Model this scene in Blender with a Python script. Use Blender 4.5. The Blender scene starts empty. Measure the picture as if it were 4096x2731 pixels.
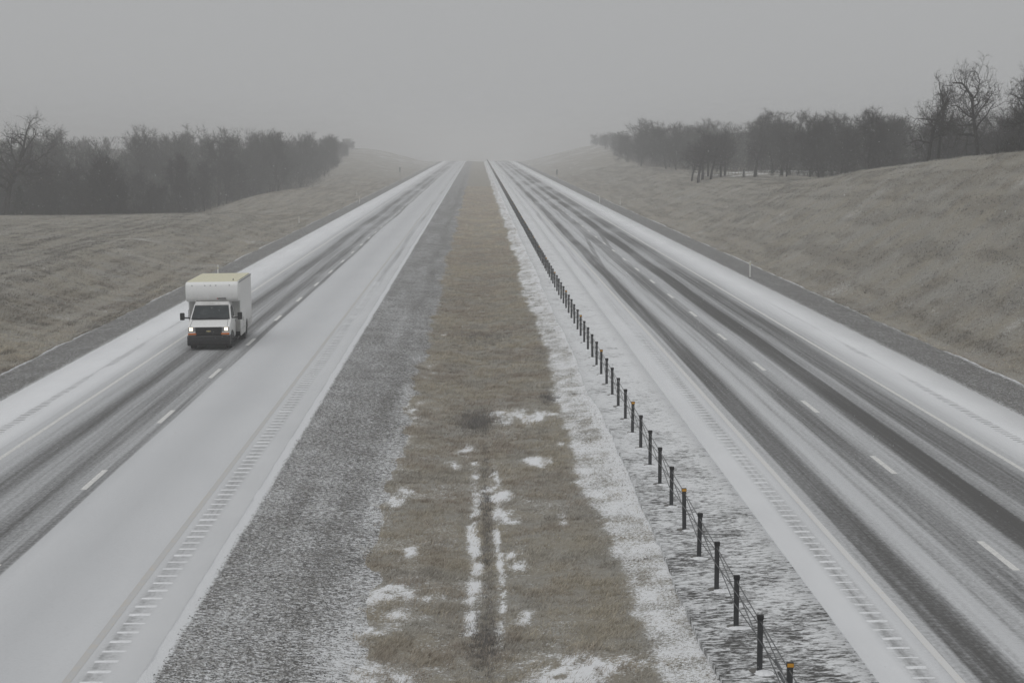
import bpy, bmesh, math, random
import numpy as np
from mathutils import Vector, Matrix
R = math.radians
sc = bpy.context.scene
col = sc.collection
random.seed(7)
RNG = np.random.default_rng(11)

# ------------------------------------------------------------------ camera
CAM_H = 9.69
cam = bpy.data.objects.new('camera', bpy.data.cameras.new('camera'))
col.objects.link(cam)
cam.location = (0, 0, CAM_H)
cam.rotation_euler = (R(90 - 6.235), 0, R(-1.087))
cam.data.sensor_width = 36
cam.data.lens = 63.92
cam.data.clip_start = 0.2
cam.data.clip_end = 12000
sc.camera = cam

# ------------------------------------------------------------------ sky, sun, exposure
SUN_EL, SUN_AZ = 62, 200
w = bpy.data.worlds.new('World'); sc.world = w; w.use_nodes = True
nt = w.node_tree
bg = nt.nodes['Background']
sky = nt.nodes.new('ShaderNodeTexSky'); sky.sky_type = 'NISHITA'; sky.sun_disc = False
sky.sun_elevation = R(SUN_EL); sky.sun_rotation = R(SUN_AZ)
sky.air_density = 1.0; sky.dust_density = 4.0; sky.ozone_density = 1.0
hs = nt.nodes.new('ShaderNodeHueSaturation'); hs.inputs['Saturation'].default_value = 0.10
nt.links.new(sky.outputs[0], hs.inputs['Color'])
mx = nt.nodes.new('ShaderNodeMix'); mx.data_type = 'RGBA'      # even cloud deck over most of the clear-sky light
mx.inputs[0].default_value = 0.93
nt.links.new(hs.outputs[0], mx.inputs[6]); mx.inputs[7].default_value = (3.20, 3.25, 3.30, 1)
nt.links.new(mx.outputs[2], bg.inputs[0]); bg.inputs[1].default_value = 0.128
sun = bpy.data.objects.new('sun', bpy.data.lights.new('sun', 'SUN')); col.objects.link(sun)
sun.data.energy = 0.85; sun.data.angle = R(70); sun.data.color = (1, 0.985, 0.965)
sun.rotation_euler = (R(90 - SUN_EL), 0, R(180 - SUN_AZ))
sc.view_settings.view_transform = 'Standard'; sc.view_settings.look = 'None'
sc.view_settings.exposure = 0.0; sc.view_settings.gamma = 1.0
sc.render.engine = 'CYCLES'
sc.cycles.use_denoising = True
sc.cycles.max_bounces = 6; sc.cycles.diffuse_bounces = 3; sc.cycles.volume_bounces = 1
sc.cycles.transparent_max_bounces = 8

# ------------------------------------------------------------------ helpers
def smooth(a, b, x):
    t = np.clip((np.asarray(x, float) - a) / (b - a), 0, 1); return t * t * (3 - 2 * t)

def vnoise(x, y, seed=0):
    x = np.asarray(x, float); y = np.asarray(y, float)
    xi = np.floor(x).astype(np.int64); yi = np.floor(y).astype(np.int64)
    fx = x - xi; fy = y - yi
    fx = fx * fx * (3 - 2 * fx); fy = fy * fy * (3 - 2 * fy)
    def h(a, b):
        n = (a * 374761393 + b * 668265263 + seed * 974711) & 0xffffffff
        n = ((n ^ (n >> 13)) * 1274126177) & 0xffffffff
        return ((n ^ (n >> 16)) & 0xffff) / 65535.0
    return (h(xi, yi) * (1 - fx) + h(xi + 1, yi) * fx) * (1 - fy) + (h(xi, yi + 1) * (1 - fx) + h(xi + 1, yi + 1) * fx) * fy

def fbm(x, y, seed=0, octv=4):
    s = 0; a = 0.5; t = 0
    for k in range(octv):
        s = s + a * vnoise(x * 2 ** k, y * 2 ** k, seed + k * 17); t += a; a *= 0.5
    return s / t

def put(o, parent=None):
    col.objects.link(o)
    if parent is not None: o.parent = parent
    return o

def mesh_np(name, V, F, material=None, parent=None, smooth_sh=False, attrs=None, colors=None):
    """V (n,3), F (m,k) -> one mesh object"""
    me = bpy.data.meshes.new(name)
    V = np.ascontiguousarray(V, np.float32); F = np.ascontiguousarray(F, np.int32)
    m, k = F.shape
    me.vertices.add(len(V)); me.vertices.foreach_set('co', V.ravel())
    me.loops.add(m * k); me.loops.foreach_set('vertex_index', F.ravel())
    me.polygons.add(m); me.polygons.foreach_set('loop_start', np.arange(0, m * k, k, dtype=np.int32))
    me.polygons.foreach_set('loop_total', np.full(m, k, np.int32))
    if smooth_sh: me.polygons.foreach_set('use_smooth', np.ones(m, bool))
    for an, av in (attrs or {}).items():
        a = me.attributes.new(an, 'FLOAT', 'POINT'); a.data.foreach_set('value', np.ascontiguousarray(av, np.float32).ravel())
    if colors is not None:
        a = me.attributes.new('tint', 'FLOAT_COLOR', 'POINT')
        a.data.foreach_set('color', np.ascontiguousarray(np.concatenate([colors, np.ones((len(colors), 1))], 1), np.float32).ravel())
    me.update(calc_edges=True)
    if material: me.materials.append(material)
    return put(bpy.data.objects.new(name, me), parent)

def mesh_py(name, V, F, material=None, parent=None, smooth_sh=False, bevel=0, seg=2):
    me = bpy.data.meshes.new(name); me.from_pydata([tuple(v) for v in V], [], [tuple(f) for f in F]); me.update()
    bm = bmesh.new(); bm.from_mesh(me)
    bmesh.ops.recalc_face_normals(bm, faces=bm.faces)
    if bevel:
        ed = [e for e in bm.edges if len(e.link_faces) == 2 and e.calc_face_angle(0) > 0.35]
        bmesh.ops.bevel(bm, geom=ed, offset=bevel, segments=seg, profile=0.5, affect='EDGES', clamp_overlap=True)
    if smooth_sh:
        for f in bm.faces: f.smooth = True
    bm.to_mesh(me); bm.free()
    if material: me.materials.append(material)
    return put(bpy.data.objects.new(name, me), parent)

class PB:
    """collects simple pieces of ONE part"""
    def __init__(s): s.V = []; s.F = []
    def add(s, V, F):
        b = len(s.V); s.V += [tuple(v) for v in V]; s.F += [tuple(i + b for i in f) for f in F]; return s
    def box(s, x0, x1, y0, y1, z0, z1):
        return s.add([(x, y, z) for z in (z0, z1) for y in (y0, y1) for x in (x0, x1)],
                     [(0, 2, 3, 1), (4, 5, 7, 6), (0, 1, 5, 4), (2, 6, 7, 3), (0, 4, 6, 2), (1, 3, 7, 5)])
    def prism(s, prof, x0, x1):
        """prof (y,z) loop extruded along x; x0/x1 numbers or functions of (y,z)"""
        f0 = x0 if callable(x0) else (lambda y, z: x0); f1 = x1 if callable(x1) else (lambda y, z: x1)
        n = len(prof)
        V = [(f0(y, z), y, z) for y, z in prof] + [(f1(y, z), y, z) for y, z in prof]
        return s.add(V, [tuple(range(n))[::-1], tuple(range(n, 2 * n))] + [(i, (i + 1) % n, n + (i + 1) % n, n + i) for i in range(n)])
    def tube(s, pts, rad, sides=6):
        pts = [Vector(p) for p in pts]; n = len(pts); rad = rad if hasattr(rad, '__len__') else [rad] * n
        V = []
        for i, p in enumerate(pts):
            d = (pts[min(i + 1, n - 1)] - pts[max(i - 1, 0)]).normalized()
            a = d.cross(Vector((0, 0, 1)) if abs(d.z) < 0.9 else Vector((1, 0, 0))).normalized(); b = d.cross(a)
            for k in range(sides):
                t = 2 * math.pi * k / sides; V.append(p + (a * math.cos(t) + b * math.sin(t)) * rad[i])
        F = [(i * sides + k, i * sides + (k + 1) % sides, (i + 1) * sides + (k + 1) % sides, (i + 1) * sides + k) for i in range(n - 1) for k in range(sides)]
        F += [tuple(range(sides))[::-1], tuple(range((n - 1) * sides, n * sides))]
        return s.add(V, F)
    def lathe_x(s, prof, c, n=28):
        """prof (x,r) revolved about the x axis through c"""
        V = []; m = len(prof)
        for x, r in prof:
            for k in range(n):
                t = 2 * math.pi * k / n; V.append((c[0] + x, c[1] + r * math.cos(t), c[2] + r * math.sin(t)))
        F = [(i * n + k, i * n + (k + 1) % n, (i + 1) * n + (k + 1) % n, (i + 1) * n + k) for i in range(m - 1) for k in range(n)]
        F += [tuple(range(n)), tuple(range((m - 1) * n, m * n))[::-1]]
        return s.add(V, F)
    def build(s, name, material, parent=None, bevel=0, seg=2, smooth_sh=False):
        return mesh_py(name, s.V, s.F, material, parent, smooth_sh, bevel, seg)

def tag(o, label=None, cat=None, group=None, kind=None):
    if label: o['label'] = label
    if cat: o['category'] = cat
    if group: o['group'] = group
    if kind: o['kind'] = kind
    return o

def empty(name, loc=(0, 0, 0), rz=0, parent=None):
    o = bpy.data.objects.new(name, None); o.location = loc; o.rotation_euler = (0, 0, rz); o.empty_display_size = 0.3
    return put(o, parent)

def share(name, src, parent=None, loc=(0, 0, 0), rz=0, scale=(1, 1, 1)):
    o = bpy.data.objects.new(name, src.data); o.location = loc; o.rotation_euler = (0, 0, rz); o.scale = scale
    return put(o, parent)

# ---- material nodes
def newmat(name, rough=0.8, base=None, spec=0.3):
    m = bpy.data.materials.new(name); m.use_nodes = True
    b = m.node_tree.nodes['Principled BSDF']; b.inputs['Roughness'].default_value = rough
    b.inputs['Specular IOR Level'].default_value = spec
    if base: b.inputs['Base Color'].default_value = (*base, 1)
    return m, m.node_tree, b

def nd(nt, t, ins=None, **kw):
    n = nt.nodes.new(t)
    for k, v in kw.items(): setattr(n, k, v)
    for k, v in (ins or {}).items():
        if isinstance(v, bpy.types.NodeSocket): nt.links.new(v, n.inputs[k])
        else: n.inputs[k].default_value = v
    return n

def mt(nt, op, a, b=0.0, c=0.0, clamp=False):
    return nd(nt, 'ShaderNodeMath', {0: a, 1: b, 2: c}, operation=op, use_clamp=clamp).outputs[0]

def pos(nt): return nd(nt, 'ShaderNodeTexCoord').outputs['Object']
def xyz(nt, v):
    s = nd(nt, 'ShaderNodeSeparateXYZ', {0: v}); return s.outputs[0], s.outputs[1], s.outputs[2]
def scl(nt, v, sx, sy, sz=1.0):
    return nd(nt, 'ShaderNodeVectorMath', {0: v, 1: (sx, sy, sz)}, operation='MULTIPLY').outputs[0]
def noi(nt, v, scale=1.0, detail=4.0, rough=0.55, dist=0.0):
    return nd(nt, 'ShaderNodeTexNoise', {'Vector': v, 'Scale': scale, 'Detail': detail, 'Roughness': rough, 'Distortion': dist}).outputs[0]
def sst(nt, x, a, b):
    return nd(nt, 'ShaderNodeMapRange', {0: x, 1: a, 2: b, 3: 0.0, 4: 1.0}, interpolation_type='SMOOTHSTEP').outputs[0]
def lin(nt, x, a, b, c, d):
    return nd(nt, 'ShaderNodeMapRange', {0: x, 1: a, 2: b, 3: c, 4: d}).outputs[0]
def mixc(nt, f, a, b):
    n = nd(nt, 'ShaderNodeMix', {0: f, 6: a if isinstance(a, bpy.types.NodeSocket) else (*a, 1), 7: b if isinstance(b, bpy.types.NodeSocket) else (*b, 1)}, data_type='RGBA')
    return n.outputs[2]
def ramp(nt, f, stops):
    n = nd(nt, 'ShaderNodeValToRGB', {0: f}); e = n.color_ramp.elements
    while len(e) < len(stops): e.new(0.5)
    for el, (p, v) in zip(e, stops): el.position = p; el.color = (v, v, v, 1) if not hasattr(v, '__len__') else (*v, 1)
    return n.outputs[0]
def attr(nt, name): return nd(nt, 'ShaderNodeAttribute', attribute_name=name)
def bump(nt, b, h, strength=0.4, dist=0.02):
    nt.links.new(nd(nt, 'ShaderNodeBump', {'Height': h, 'Strength': strength, 'Distance': dist}).outputs[0], b.inputs['Normal'])
def setc(nt, b, c): nt.links.new(c, b.inputs['Base Color'])

SNOW = (0.87, 0.885, 0.905); THIN = (0.56, 0.572, 0.588); BARE = (0.085, 0.084, 0.082)

# ------------------------------------------------------------------ ground shape
def road_z(Y):
    d = np.maximum(0, np.asarray(Y, float) - 972)
    return -np.minimum(np.where(d < 31, 0.0008 * d * d, 0.0008 * 31 * 31 + 0.05 * (d - 31)), 12.0)

_yy = np.arange(-100, 4700, 4.0)
def prof(pts, sig=10):
    v = np.interp(_yy, [p[0] for p in pts], [p[1] for p in pts])
    k = np.exp(-0.5 * (np.arange(-40, 41) * 4.0 / sig) ** 2); k /= k.sum()
    return np.convolve(np.pad(v, 40, mode='edge'), k, mode='valid')
_HL = prof([(-100, 1.3), (120, 1.35), (222, 1.35), (262, -1.0), (300, -.9), (345, .3), (400, -.2), (430, -.8), (520, 1.0), (620, 2.6), (750, 4.4), (900, 6.4), (1000, 6.6), (1150, 4), (1400, 2)])
_PL = prof([(-100, 1.6), (222, 1.4), (262, -4), (450, -3.2), (560, .5), (640, 2.5), (800, 5), (1000, 6.5), (1150, 4), (1400, 2)])
_HR = prof([(-100, 10), (60, 9.9), (123, 9.35), (140, 8.75), (170, 7.45), (207, 5.75), (236, 4.6), (290, 4.2), (434, 3.7), (520, 4.2), (620, 5.3), (720, 6.4), (900, 8.2), (1000, 8), (1150, 4), (1400, 2)], 8)
_PR = prof([(-100, 9.5), (123, 8.8), (170, 6.8), (236, 4.6), (300, 4.7), (434, 4.2), (560, 4.8), (700, 6.4), (900, 8.2), (1000, 8), (1150, 4), (1400, 2)])
def hgt(X, Y):
    X = np.asarray(X, float); Y = np.asarray(Y, float) + 0 * X; X = X + 0 * Y
    u = np.abs(X)
    wl = np.interp(Y, [0, 250, 420, 750, 950], [9, 9, 15, 32, 40]); ex = np.interp(Y, [0, 420, 950], [0, 0, 24])
    c = np.interp(Y, _yy, _HL); p = np.interp(Y, _yy, _PL)
    hl = -0.42 + (c + 0.42) * smooth(0, 1, (u - 21.9) / wl) ; hl = hl + (p - c) * smooth(37, 58, u - ex)
    c = np.interp(Y, _yy, _HR); p = np.interp(Y, _yy, _PR)
    t = np.clip((u - 23.7) / np.interp(Y, [0, 430, 900], [14.5, 14.5, 36]), 0, 1)
    hr = -0.45 + (c + 0.45) * (0.72 * t + 0.28 * smooth(0, 1, t)) ; hr = hr + (p - c) * smooth(38, 56, u - ex)
    h = np.where(X < 0, hl, hr)
    k = smooth(21.4, 26.5, u)
    h = h + k * ((fbm(X / 14, Y / 22, 3, 3) - 0.5) * 0.45 + (fbm(X / 2.6 + Y / 30, Y / 2.2, 9, 3) - 0.5) * 0.13)
    return h + road_z(Y) - np.where(u < 20.0, 0.35, 0) * (1 - smooth(17, 20, u)) - 0.12 * (1 - smooth(20.8, 22.4, u))

def grid(name, xs, ys, zf, material, attrs=None, xf=None, smooth_sh=True):
    """xs across, ys along; xf(s, Y) may bend the columns"""
    XX, YY = np.meshgrid(xs, ys)
    if xf is not None: XX = xf(XX, YY)
    ZZ = zf(XX, YY)
    n, m = XX.shape
    V = np.stack([XX, YY, ZZ], -1).reshape(-1, 3)
    i = np.arange(n - 1)[:, None] * m + np.arange(m - 1)[None, :]
    F = np.stack([i, i + 1, i + m + 1, i + m], -1).reshape(-1, 4)
    at = {k: f(XX, YY).ravel() for k, f in (attrs or {}).items()}
    return mesh_np(name, V, F, material, None, smooth_sh, at)

def ysteps(y0, y1, d0, g=1.02, dmax=12):
    o = [y0]; d = d0
    while o[-1] < y1: o.append(o[-1] + d); d = min(d * g, dmax)
    return np.array(o)

# ------------------------------------------------------------------ surface materials
def road_material(name, x0, x1, stops, seed, yfar):
    m, nt, b = newmat(name, 0.75)
    P = pos(nt); X, Y, Z = xyz(nt, P)
    yv = nd(nt, 'ShaderNodeCombineXYZ', {0: seed * 3.1, 1: mt(nt, 'MULTIPLY', Y, 0.022), 2: 0.0}).outputs[0]
    wig = mt(nt, 'MULTIPLY', mt(nt, 'SUBTRACT', noi(nt, yv, 1.0, 1.5), 0.5), 0.75)
    Xw = mt(nt, 'ADD', X, wig)
    pr = ramp(nt, lin(nt, Xw, x0, x1, 0, 1), [((p - x0) / (x1 - x0), v) for p, v in stops])
    if seed == 2:    # a lane change leaves its own pair of tracks
        cx_ = mt(nt, 'ADD', 9.55, mt(nt, 'MULTIPLY', sst(nt, Y, 118, 232), 2.5))
        for off in (0.0, 1.7):
            dd = mt(nt, 'ABSOLUTE', mt(nt, 'SUBTRACT', X, mt(nt, 'ADD', cx_, off)))
            pr = mt(nt, 'MAXIMUM', pr, mt(nt, 'MULTIPLY', sst(nt, dd, 0.34, 0.10), mt(nt, 'MULTIPLY', sst(nt, Y, 95, 130), mt(nt, 'MULTIPLY', sst(nt, Y, 300, 225), 0.62))))
    msk = sst(nt, pr, 0.10, 0.38)
    s1 = noi(nt, scl(nt, P, 5.0, 0.035), 1.0, 5, 0.6)
    s2 = noi(nt, scl(nt, P, 22.0, 0.22), 1.0, 3, 0.6)
    f1 = noi(nt, scl(nt, P, 8.0, 7.0), 1.0, 6, 0.72)
    pa = noi(nt, scl(nt, P, 0.22, 0.030), 1.0, 4, 0.6, 0.4)
    v = mt(nt, 'ADD', pr, mt(nt, 'MULTIPLY', mt(nt, 'SUBTRACT', s1, 0.5), mt(nt, 'MULTIPLY', msk, 0.75)))
    v = mt(nt, 'ADD', v, mt(nt, 'MULTIPLY', mt(nt, 'SUBTRACT', s2, 0.5), mt(nt, 'MULTIPLY', msk, 0.24)))
    v = mt(nt, 'ADD', v, mt(nt, 'MULTIPLY', mt(nt, 'SUBTRACT', f1, 0.5), mt(nt, 'ADD', mt(nt, 'MULTIPLY', msk, 0.75), 0.18)))
    # snow blowing over the tracks in tongues, more of it with distance
    far = lin(nt, Y, 60, yfar, 0.10, 0.85)
    ton = mt(nt, 'MULTIPLY', sst(nt, pa, 0.42, 0.66), far)
    v = mt(nt, 'MULTIPLY', v, mt(nt, 'SUBTRACT', 1.0, ton), clamp=True)
    grain = noi(nt, scl(nt, P, 9.0, 24.0), 1.0, 3, 0.7)
    thin = ramp(nt, lin(nt, X, x0, x1, 0, 1), THINSTOPS[seed])
    snow = mixc(nt, thin, SNOW, THIN)
    snow = mixc(nt, mt(nt, 'MULTIPLY', sst(nt, grain, 0.50, 0.78), mt(nt, 'ADD', 0.10, mt(nt, 'MULTIPLY', thin, 0.36))), snow, (0.30, 0.305, 0.315))
    snow = mixc(nt, mt(nt, 'MULTIPLY', sst(nt, noi(nt, scl(nt, P, 0.5, 0.12), 1.0, 5, 0.6), 0.35, 0.75), 0.16), snow, (0.42, 0.43, 0.45))
    setc(nt, b, mixc(nt, sst(nt, v, 0.02, 0.95), snow, BARE))
    bump(nt, b, mt(nt, 'ADD', f1, grain), 0.35, 0.012)
    return m

THINSTOPS = {}
LX0, LX1 = -18.0, -6.15
THINSTOPS[1] = [((x - LX0) / (LX1 - LX0), v) for x, v in [(-18, 0), (-16.6, .1), (-15.6, .35), (-15.2, .75), (-14, 1), (-10.8, .9), (-10.4, .75), (-9.2, .95), (-8, .75), (-7.4, .7), (-6.7, .3), (-6.2, 0)]]
ML = road_material('left_carriageway_snow_and_asphalt', LX0, LX1, [(-18, 0), (-16.6, .03), (-16.42, .12), (-15.9, .12), (-15.65, .04), (-15.25, .02), (-15.2, .22), (-14.6, .22), (-13.95, .40), (-13.6, .72), (-13.15, .66), (-12.9, .42), (-12.35, .46), (-12.0, .70), (-11.6, .62), (-11.35, .40), (-11.1, .42), (-11.0, .62), (-10.80, .60), (-10.72, .05), (-10.4, .02), (-7.6, .03), (-7.30, .06), (-7.12, .36), (-6.85, .36), (-6.68, .08), (-6.6, .04), (-6.15, 0)], 1, 700)
RX0, RX1 = 7.25, 19.4
THINSTOPS[2] = [((x - RX0) / (RX1 - RX0), v) for x, v in [(7.25, 0), (7.8, .2), (8.3, .5), (9, .8), (10.3, .75), (12.5, .85), (14.4, .9), (15.8, 1), (16.4, .8), (16.9, .5), (17.4, .3), (18, 0)]]
MR = road_material('right_carriageway_snow_and_asphalt', RX0, RX1, [(7.25, 0), (7.8, .06), (8.0, .36), (8.26, .36), (8.45, .10), (8.65, .22), (8.95, .36), (9.06, .30), (9.16, .76), (9.80, .80), (10.05, .42), (10.35, .20), (10.60, .22), (10.72, .40), (11.15, .28), (11.32, .64), (12.0, .68), (12.2, .46), (12.5, .30), (13.0, .36), (13.25, .86), (13.98, .95), (14.15, .56), (14.55, .42), (14.8, .70), (15.65, .72), (16.0, .42), (16.4, .28), (16.85, .20), (17.2, .08), (18.2, .03), (19.4, 0)], 2, 620)

def gravel_material():
    m, nt, b = newmat('snow_dusted_gravel', 0.9)
    P = pos(nt)
    vo = nd(nt, 'ShaderNodeTexVoronoi', {'Vector': P, 'Scale': 21.0, 'Randomness': 1.0})
    cell = nd(nt, 'ShaderNodeSeparateColor', {0: vo.outputs['Color']}).outputs[0]
    stone = ramp(nt, cell, [(0, (.05, .05, .05)), (.5, (.135, .132, .126)), (.85, (.25, .245, .235)), (1, (.38, .375, .36))])
    n1 = noi(nt, scl(nt, P, 7.5, 10.0), 1.0, 6, 0.78); n2 = noi(nt, P, 0.55, 4, 0.6); n3 = noi(nt, scl(nt, P, 24, 40), 1.0, 3, 0.6)
    s = mt(nt, 'ADD', mt(nt, 'ADD', attr(nt, 'sn').outputs['Fac'], mt(nt, 'MULTIPLY', mt(nt, 'SUBTRACT', n2, 0.5), 0.22)), mt(nt, 'ADD', mt(nt, 'MULTIPLY', mt(nt, 'SUBTRACT', n1, 0.5), 1.5), mt(nt, 'MULTIPLY', mt(nt, 'SUBTRACT', n3, 0.5), 1.1)))
    f = sst(nt, s, 0.44, 0.60)
    setc(nt, b, mixc(nt, f, stone, (0.74, 0.755, 0.775)))
    bump(nt, b, mt(nt, 'ADD', vo.outputs['Distance'], n1), 0.7, 0.03)
    return m
MGRAV = gravel_material()

def grass_ground(name, hill):
    m, nt, b = newmat(name, 0.95, spec=0.1)
    P = pos(nt)
    n1 = noi(nt, scl(nt, P, 1.0, 1.0), 0.32 if hill else 0.55, 5, 0.6); n2 = noi(nt, P, 3.2, 5, 0.65); n3 = noi(nt, scl(nt, P, 14, 22), 1.0, 4, 0.7)
    c = mixc(nt, sst(nt, n1, 0.32, 0.68), (.315, .288, .235), (.325, .315, .288))
    c = mixc(nt, mt(nt, 'MULTIPLY', sst(nt, n2, 0.45, 0.72), 0.6), c, (.22, .20, .165))
    c = mixc(nt, mt(nt, 'MULTIPLY', sst(nt, n3, 0.5, 0.8), 0.45), c, (.50, .50, .49))
    if hill:
        c = mixc(nt, mt(nt, 'MULTIPLY', sst(nt, attr(nt, 'streak').outputs['Fac'], 0.56, 0.40), 0.42), c, (.18, .167, .142))
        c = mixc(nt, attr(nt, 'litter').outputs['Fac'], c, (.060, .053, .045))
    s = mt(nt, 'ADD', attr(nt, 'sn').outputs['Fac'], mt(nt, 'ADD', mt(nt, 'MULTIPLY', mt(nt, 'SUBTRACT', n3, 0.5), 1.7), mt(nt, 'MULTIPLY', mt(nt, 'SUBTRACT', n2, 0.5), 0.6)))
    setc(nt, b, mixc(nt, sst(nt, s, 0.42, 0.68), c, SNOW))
    bump(nt, b, mt(nt, 'ADD', n2, mt(nt, 'MULTIPLY', n3, 0.6)), 0.8, 0.09)
    return m
MHILL = grass_ground('frosted_hillside_grass', True)
MMED = grass_ground('median_dead_grass_and_snow', False)

def apron_material():
    m, nt, b = newmat('windswept_apron', 0.8)
    P = pos(nt); X, Y, Z = xyz(nt, P)
    sl = nd(nt, 'ShaderNodeCombineXYZ', {0: mt(nt, 'MULTIPLY', X, 3.6), 1: mt(nt, 'ADD', mt(nt, 'MULTIPLY', Y, 8.0), mt(nt, 'MULTIPLY', X, -1.3)), 2: 0.0}).outputs[0]
    st = noi(nt, sl, 1.0, 8, 0.74, 0.6)
    big = noi(nt, scl(nt, P, 0.7, 0.5), 1.0, 3, 0.55)
    gr = noi(nt, scl(nt, P, 14, 30), 1.0, 3, 0.65)
    near = lin(nt, Y, 30, 75, 0.06, -0.06)
    v = mt(nt, 'ADD', mt(nt, 'ADD', st, mt(nt, 'MULTIPLY', mt(nt, 'SUBTRACT', big, 0.5), 0.34)), mt(nt, 'ADD', near, mt(nt, 'MULTIPLY', mt(nt, 'SUBTRACT', gr, 0.5), 0.30)))
    v = mt(nt, 'SUBTRACT', v, mt(nt, 'MULTIPLY', sst(nt, X, 6.2, 7.2), 0.05))
    f = sst(nt, v, 0.47, 0.63)
    setc(nt, b, mixc(nt, f, (0.76, 0.775, 0.79), (0.072, 0.071, 0.068)))
    bump(nt, b, mt(nt, 'SUBTRACT', gr, f), 0.4, 0.02)
    return m
MAPR = apron_material()

MSNOW, nt, b = newmat('packed_snow', 0.7)
P = pos(nt); setc(nt, b, mixc(nt, sst(nt, noi(nt, P, 6, 4, .6), .35, .8), SNOW, (.66, .675, .695))); bump(nt, b, noi(nt, P, 14, 4, .6), .3, .02)
MPAINT, nt, b = newmat('white_road_paint_dusted', 0.6)
P = pos(nt); setc(nt, b, mixc(nt, sst(nt, noi(nt, scl(nt, P, 9, 5), 1, 4, .65), .42, .66), (.76, .755, .735), (.60, .60, .595)))
MYEL, nt, b = newmat('yellow_road_paint_under_snow', 0.7)
P = pos(nt); setc(nt, b, mixc(nt, sst(nt, noi(nt, scl(nt, P, 7, 11), 1, 5, .7), .56, .78), (.70, .70, .695), (.66, .50, .28)))
MYEL2, nt, b = newmat('yellow_road_paint_faint_under_snow', 0.7)
P = pos(nt); setc(nt, b, mixc(nt, sst(nt, noi(nt, scl(nt, P, 5, 3), 1, 5, .7), .40, .80), (.535, .54, .545), (.585, .545, .485)))
MSLOT, nt, b = newmat('bare_groove_asphalt', 0.8, (.10, .10, .102))

# ------------------------------------------------------------------ ground, verges, median, roads
ysA = np.concatenate([ysteps(-40, 1500, 1.0, 1.006, 9), np.linspace(1560, 4400, 24)])
side = np.concatenate([np.arange(17.5, 46, 0.7), np.arange(46, 80, 2.5), np.geomspace(80, 1700, 22)])
def hill_snow_haze(X, Y):
    s = fbm(X / 5 + Y / 60, Y / 4, 31, 4) * 0.50 - 0.04
    meadow = smooth(36.5, 39, X) * (1 - smooth(62, 75, X)) * smooth(286, 300, Y) * (1 - smooth(335, 350, Y))
    meadow = meadow * smooth(.40, .60, fbm(X / 4, Y / 3, 35, 3))
    frost = 0.14 * smooth(.60, .78, fbm(X / 3.0 + Y / 40, Y / 2.2, 37, 4))
    return np.clip(s + 0.50 * meadow + frost + 0.20 * smooth(380, 900, Y), 0, 1)  # last term whitens far hills with distance, haze painted as snow speckle
def hill_streak(X, Y): return fbm(X / 0.42 + Y / 70, Y / 13, 131, 4) * .62 + fbm(X / 0.9 + Y / 40, Y / 1.1, 133, 4) * .38
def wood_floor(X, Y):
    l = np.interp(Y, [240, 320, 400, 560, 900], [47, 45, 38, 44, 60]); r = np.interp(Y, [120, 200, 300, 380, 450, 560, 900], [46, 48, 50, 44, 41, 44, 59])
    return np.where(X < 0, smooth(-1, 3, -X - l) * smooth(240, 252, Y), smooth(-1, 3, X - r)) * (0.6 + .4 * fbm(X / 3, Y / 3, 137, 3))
allx = np.concatenate([-side[::-1], np.arange(-16, 17, 4.0), side])
g = grid('ground', allx, ysA, hgt, MHILL, {'sn': hill_snow_haze, 'streak': hill_streak, 'litter': wood_floor}); tag(g, kind='structure')

ysB = ysteps(14, 1400, 0.16, 1.010, 8)
def edge_noise(Y, seed, amp): return (fbm(Y / 9, Y * 0 + seed, seed, 4) - 0.5) * 2 * amp
def ragged(Y, seed): return edge_noise(Y, seed, 0.32) + (vnoise(Y / 0.7, Y * 0, seed + 5) - 0.5) * 0.20
# the two outer gravel verges
def verge(name, xin, xout, seed):
    s = np.linspace(0, 1, 12)
    def xf(S, Y): return xin + S * (xout + np.sign(xout) * ragged(Y, seed) * np.interp(Y, [0, 300], [1, .7]) - xin)
    def zf(X, Y):
        t = np.clip((np.abs(X) - abs(xin)) / 2.6, 0, 1.3)
        return road_z(Y) - 0.03 - 0.30 * t + (fbm(X * 3, Y * 3, seed, 3) - 0.5) * 0.05
    def sn(X, Y):
        t = (np.abs(X) - abs(xin)) / (abs(xout) - abs(xin))
        e = np.interp(Y, [0, 300], [1, .7]) * np.abs(0) + t
        return np.clip(0.95 - 4.2 * t, 0.41, 1) + 0.32 * smooth(0.95, 1.02, e) - 0.06
    o = grid(name, s, ysB, zf, MGRAV, {'sn': sn}, xf); return tag(o, kind='structure')
verge('gravel_verge_left', -17.9, -20.85, 21)
verge('gravel_verge_right', 19.3, 22.9, 22)

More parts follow.
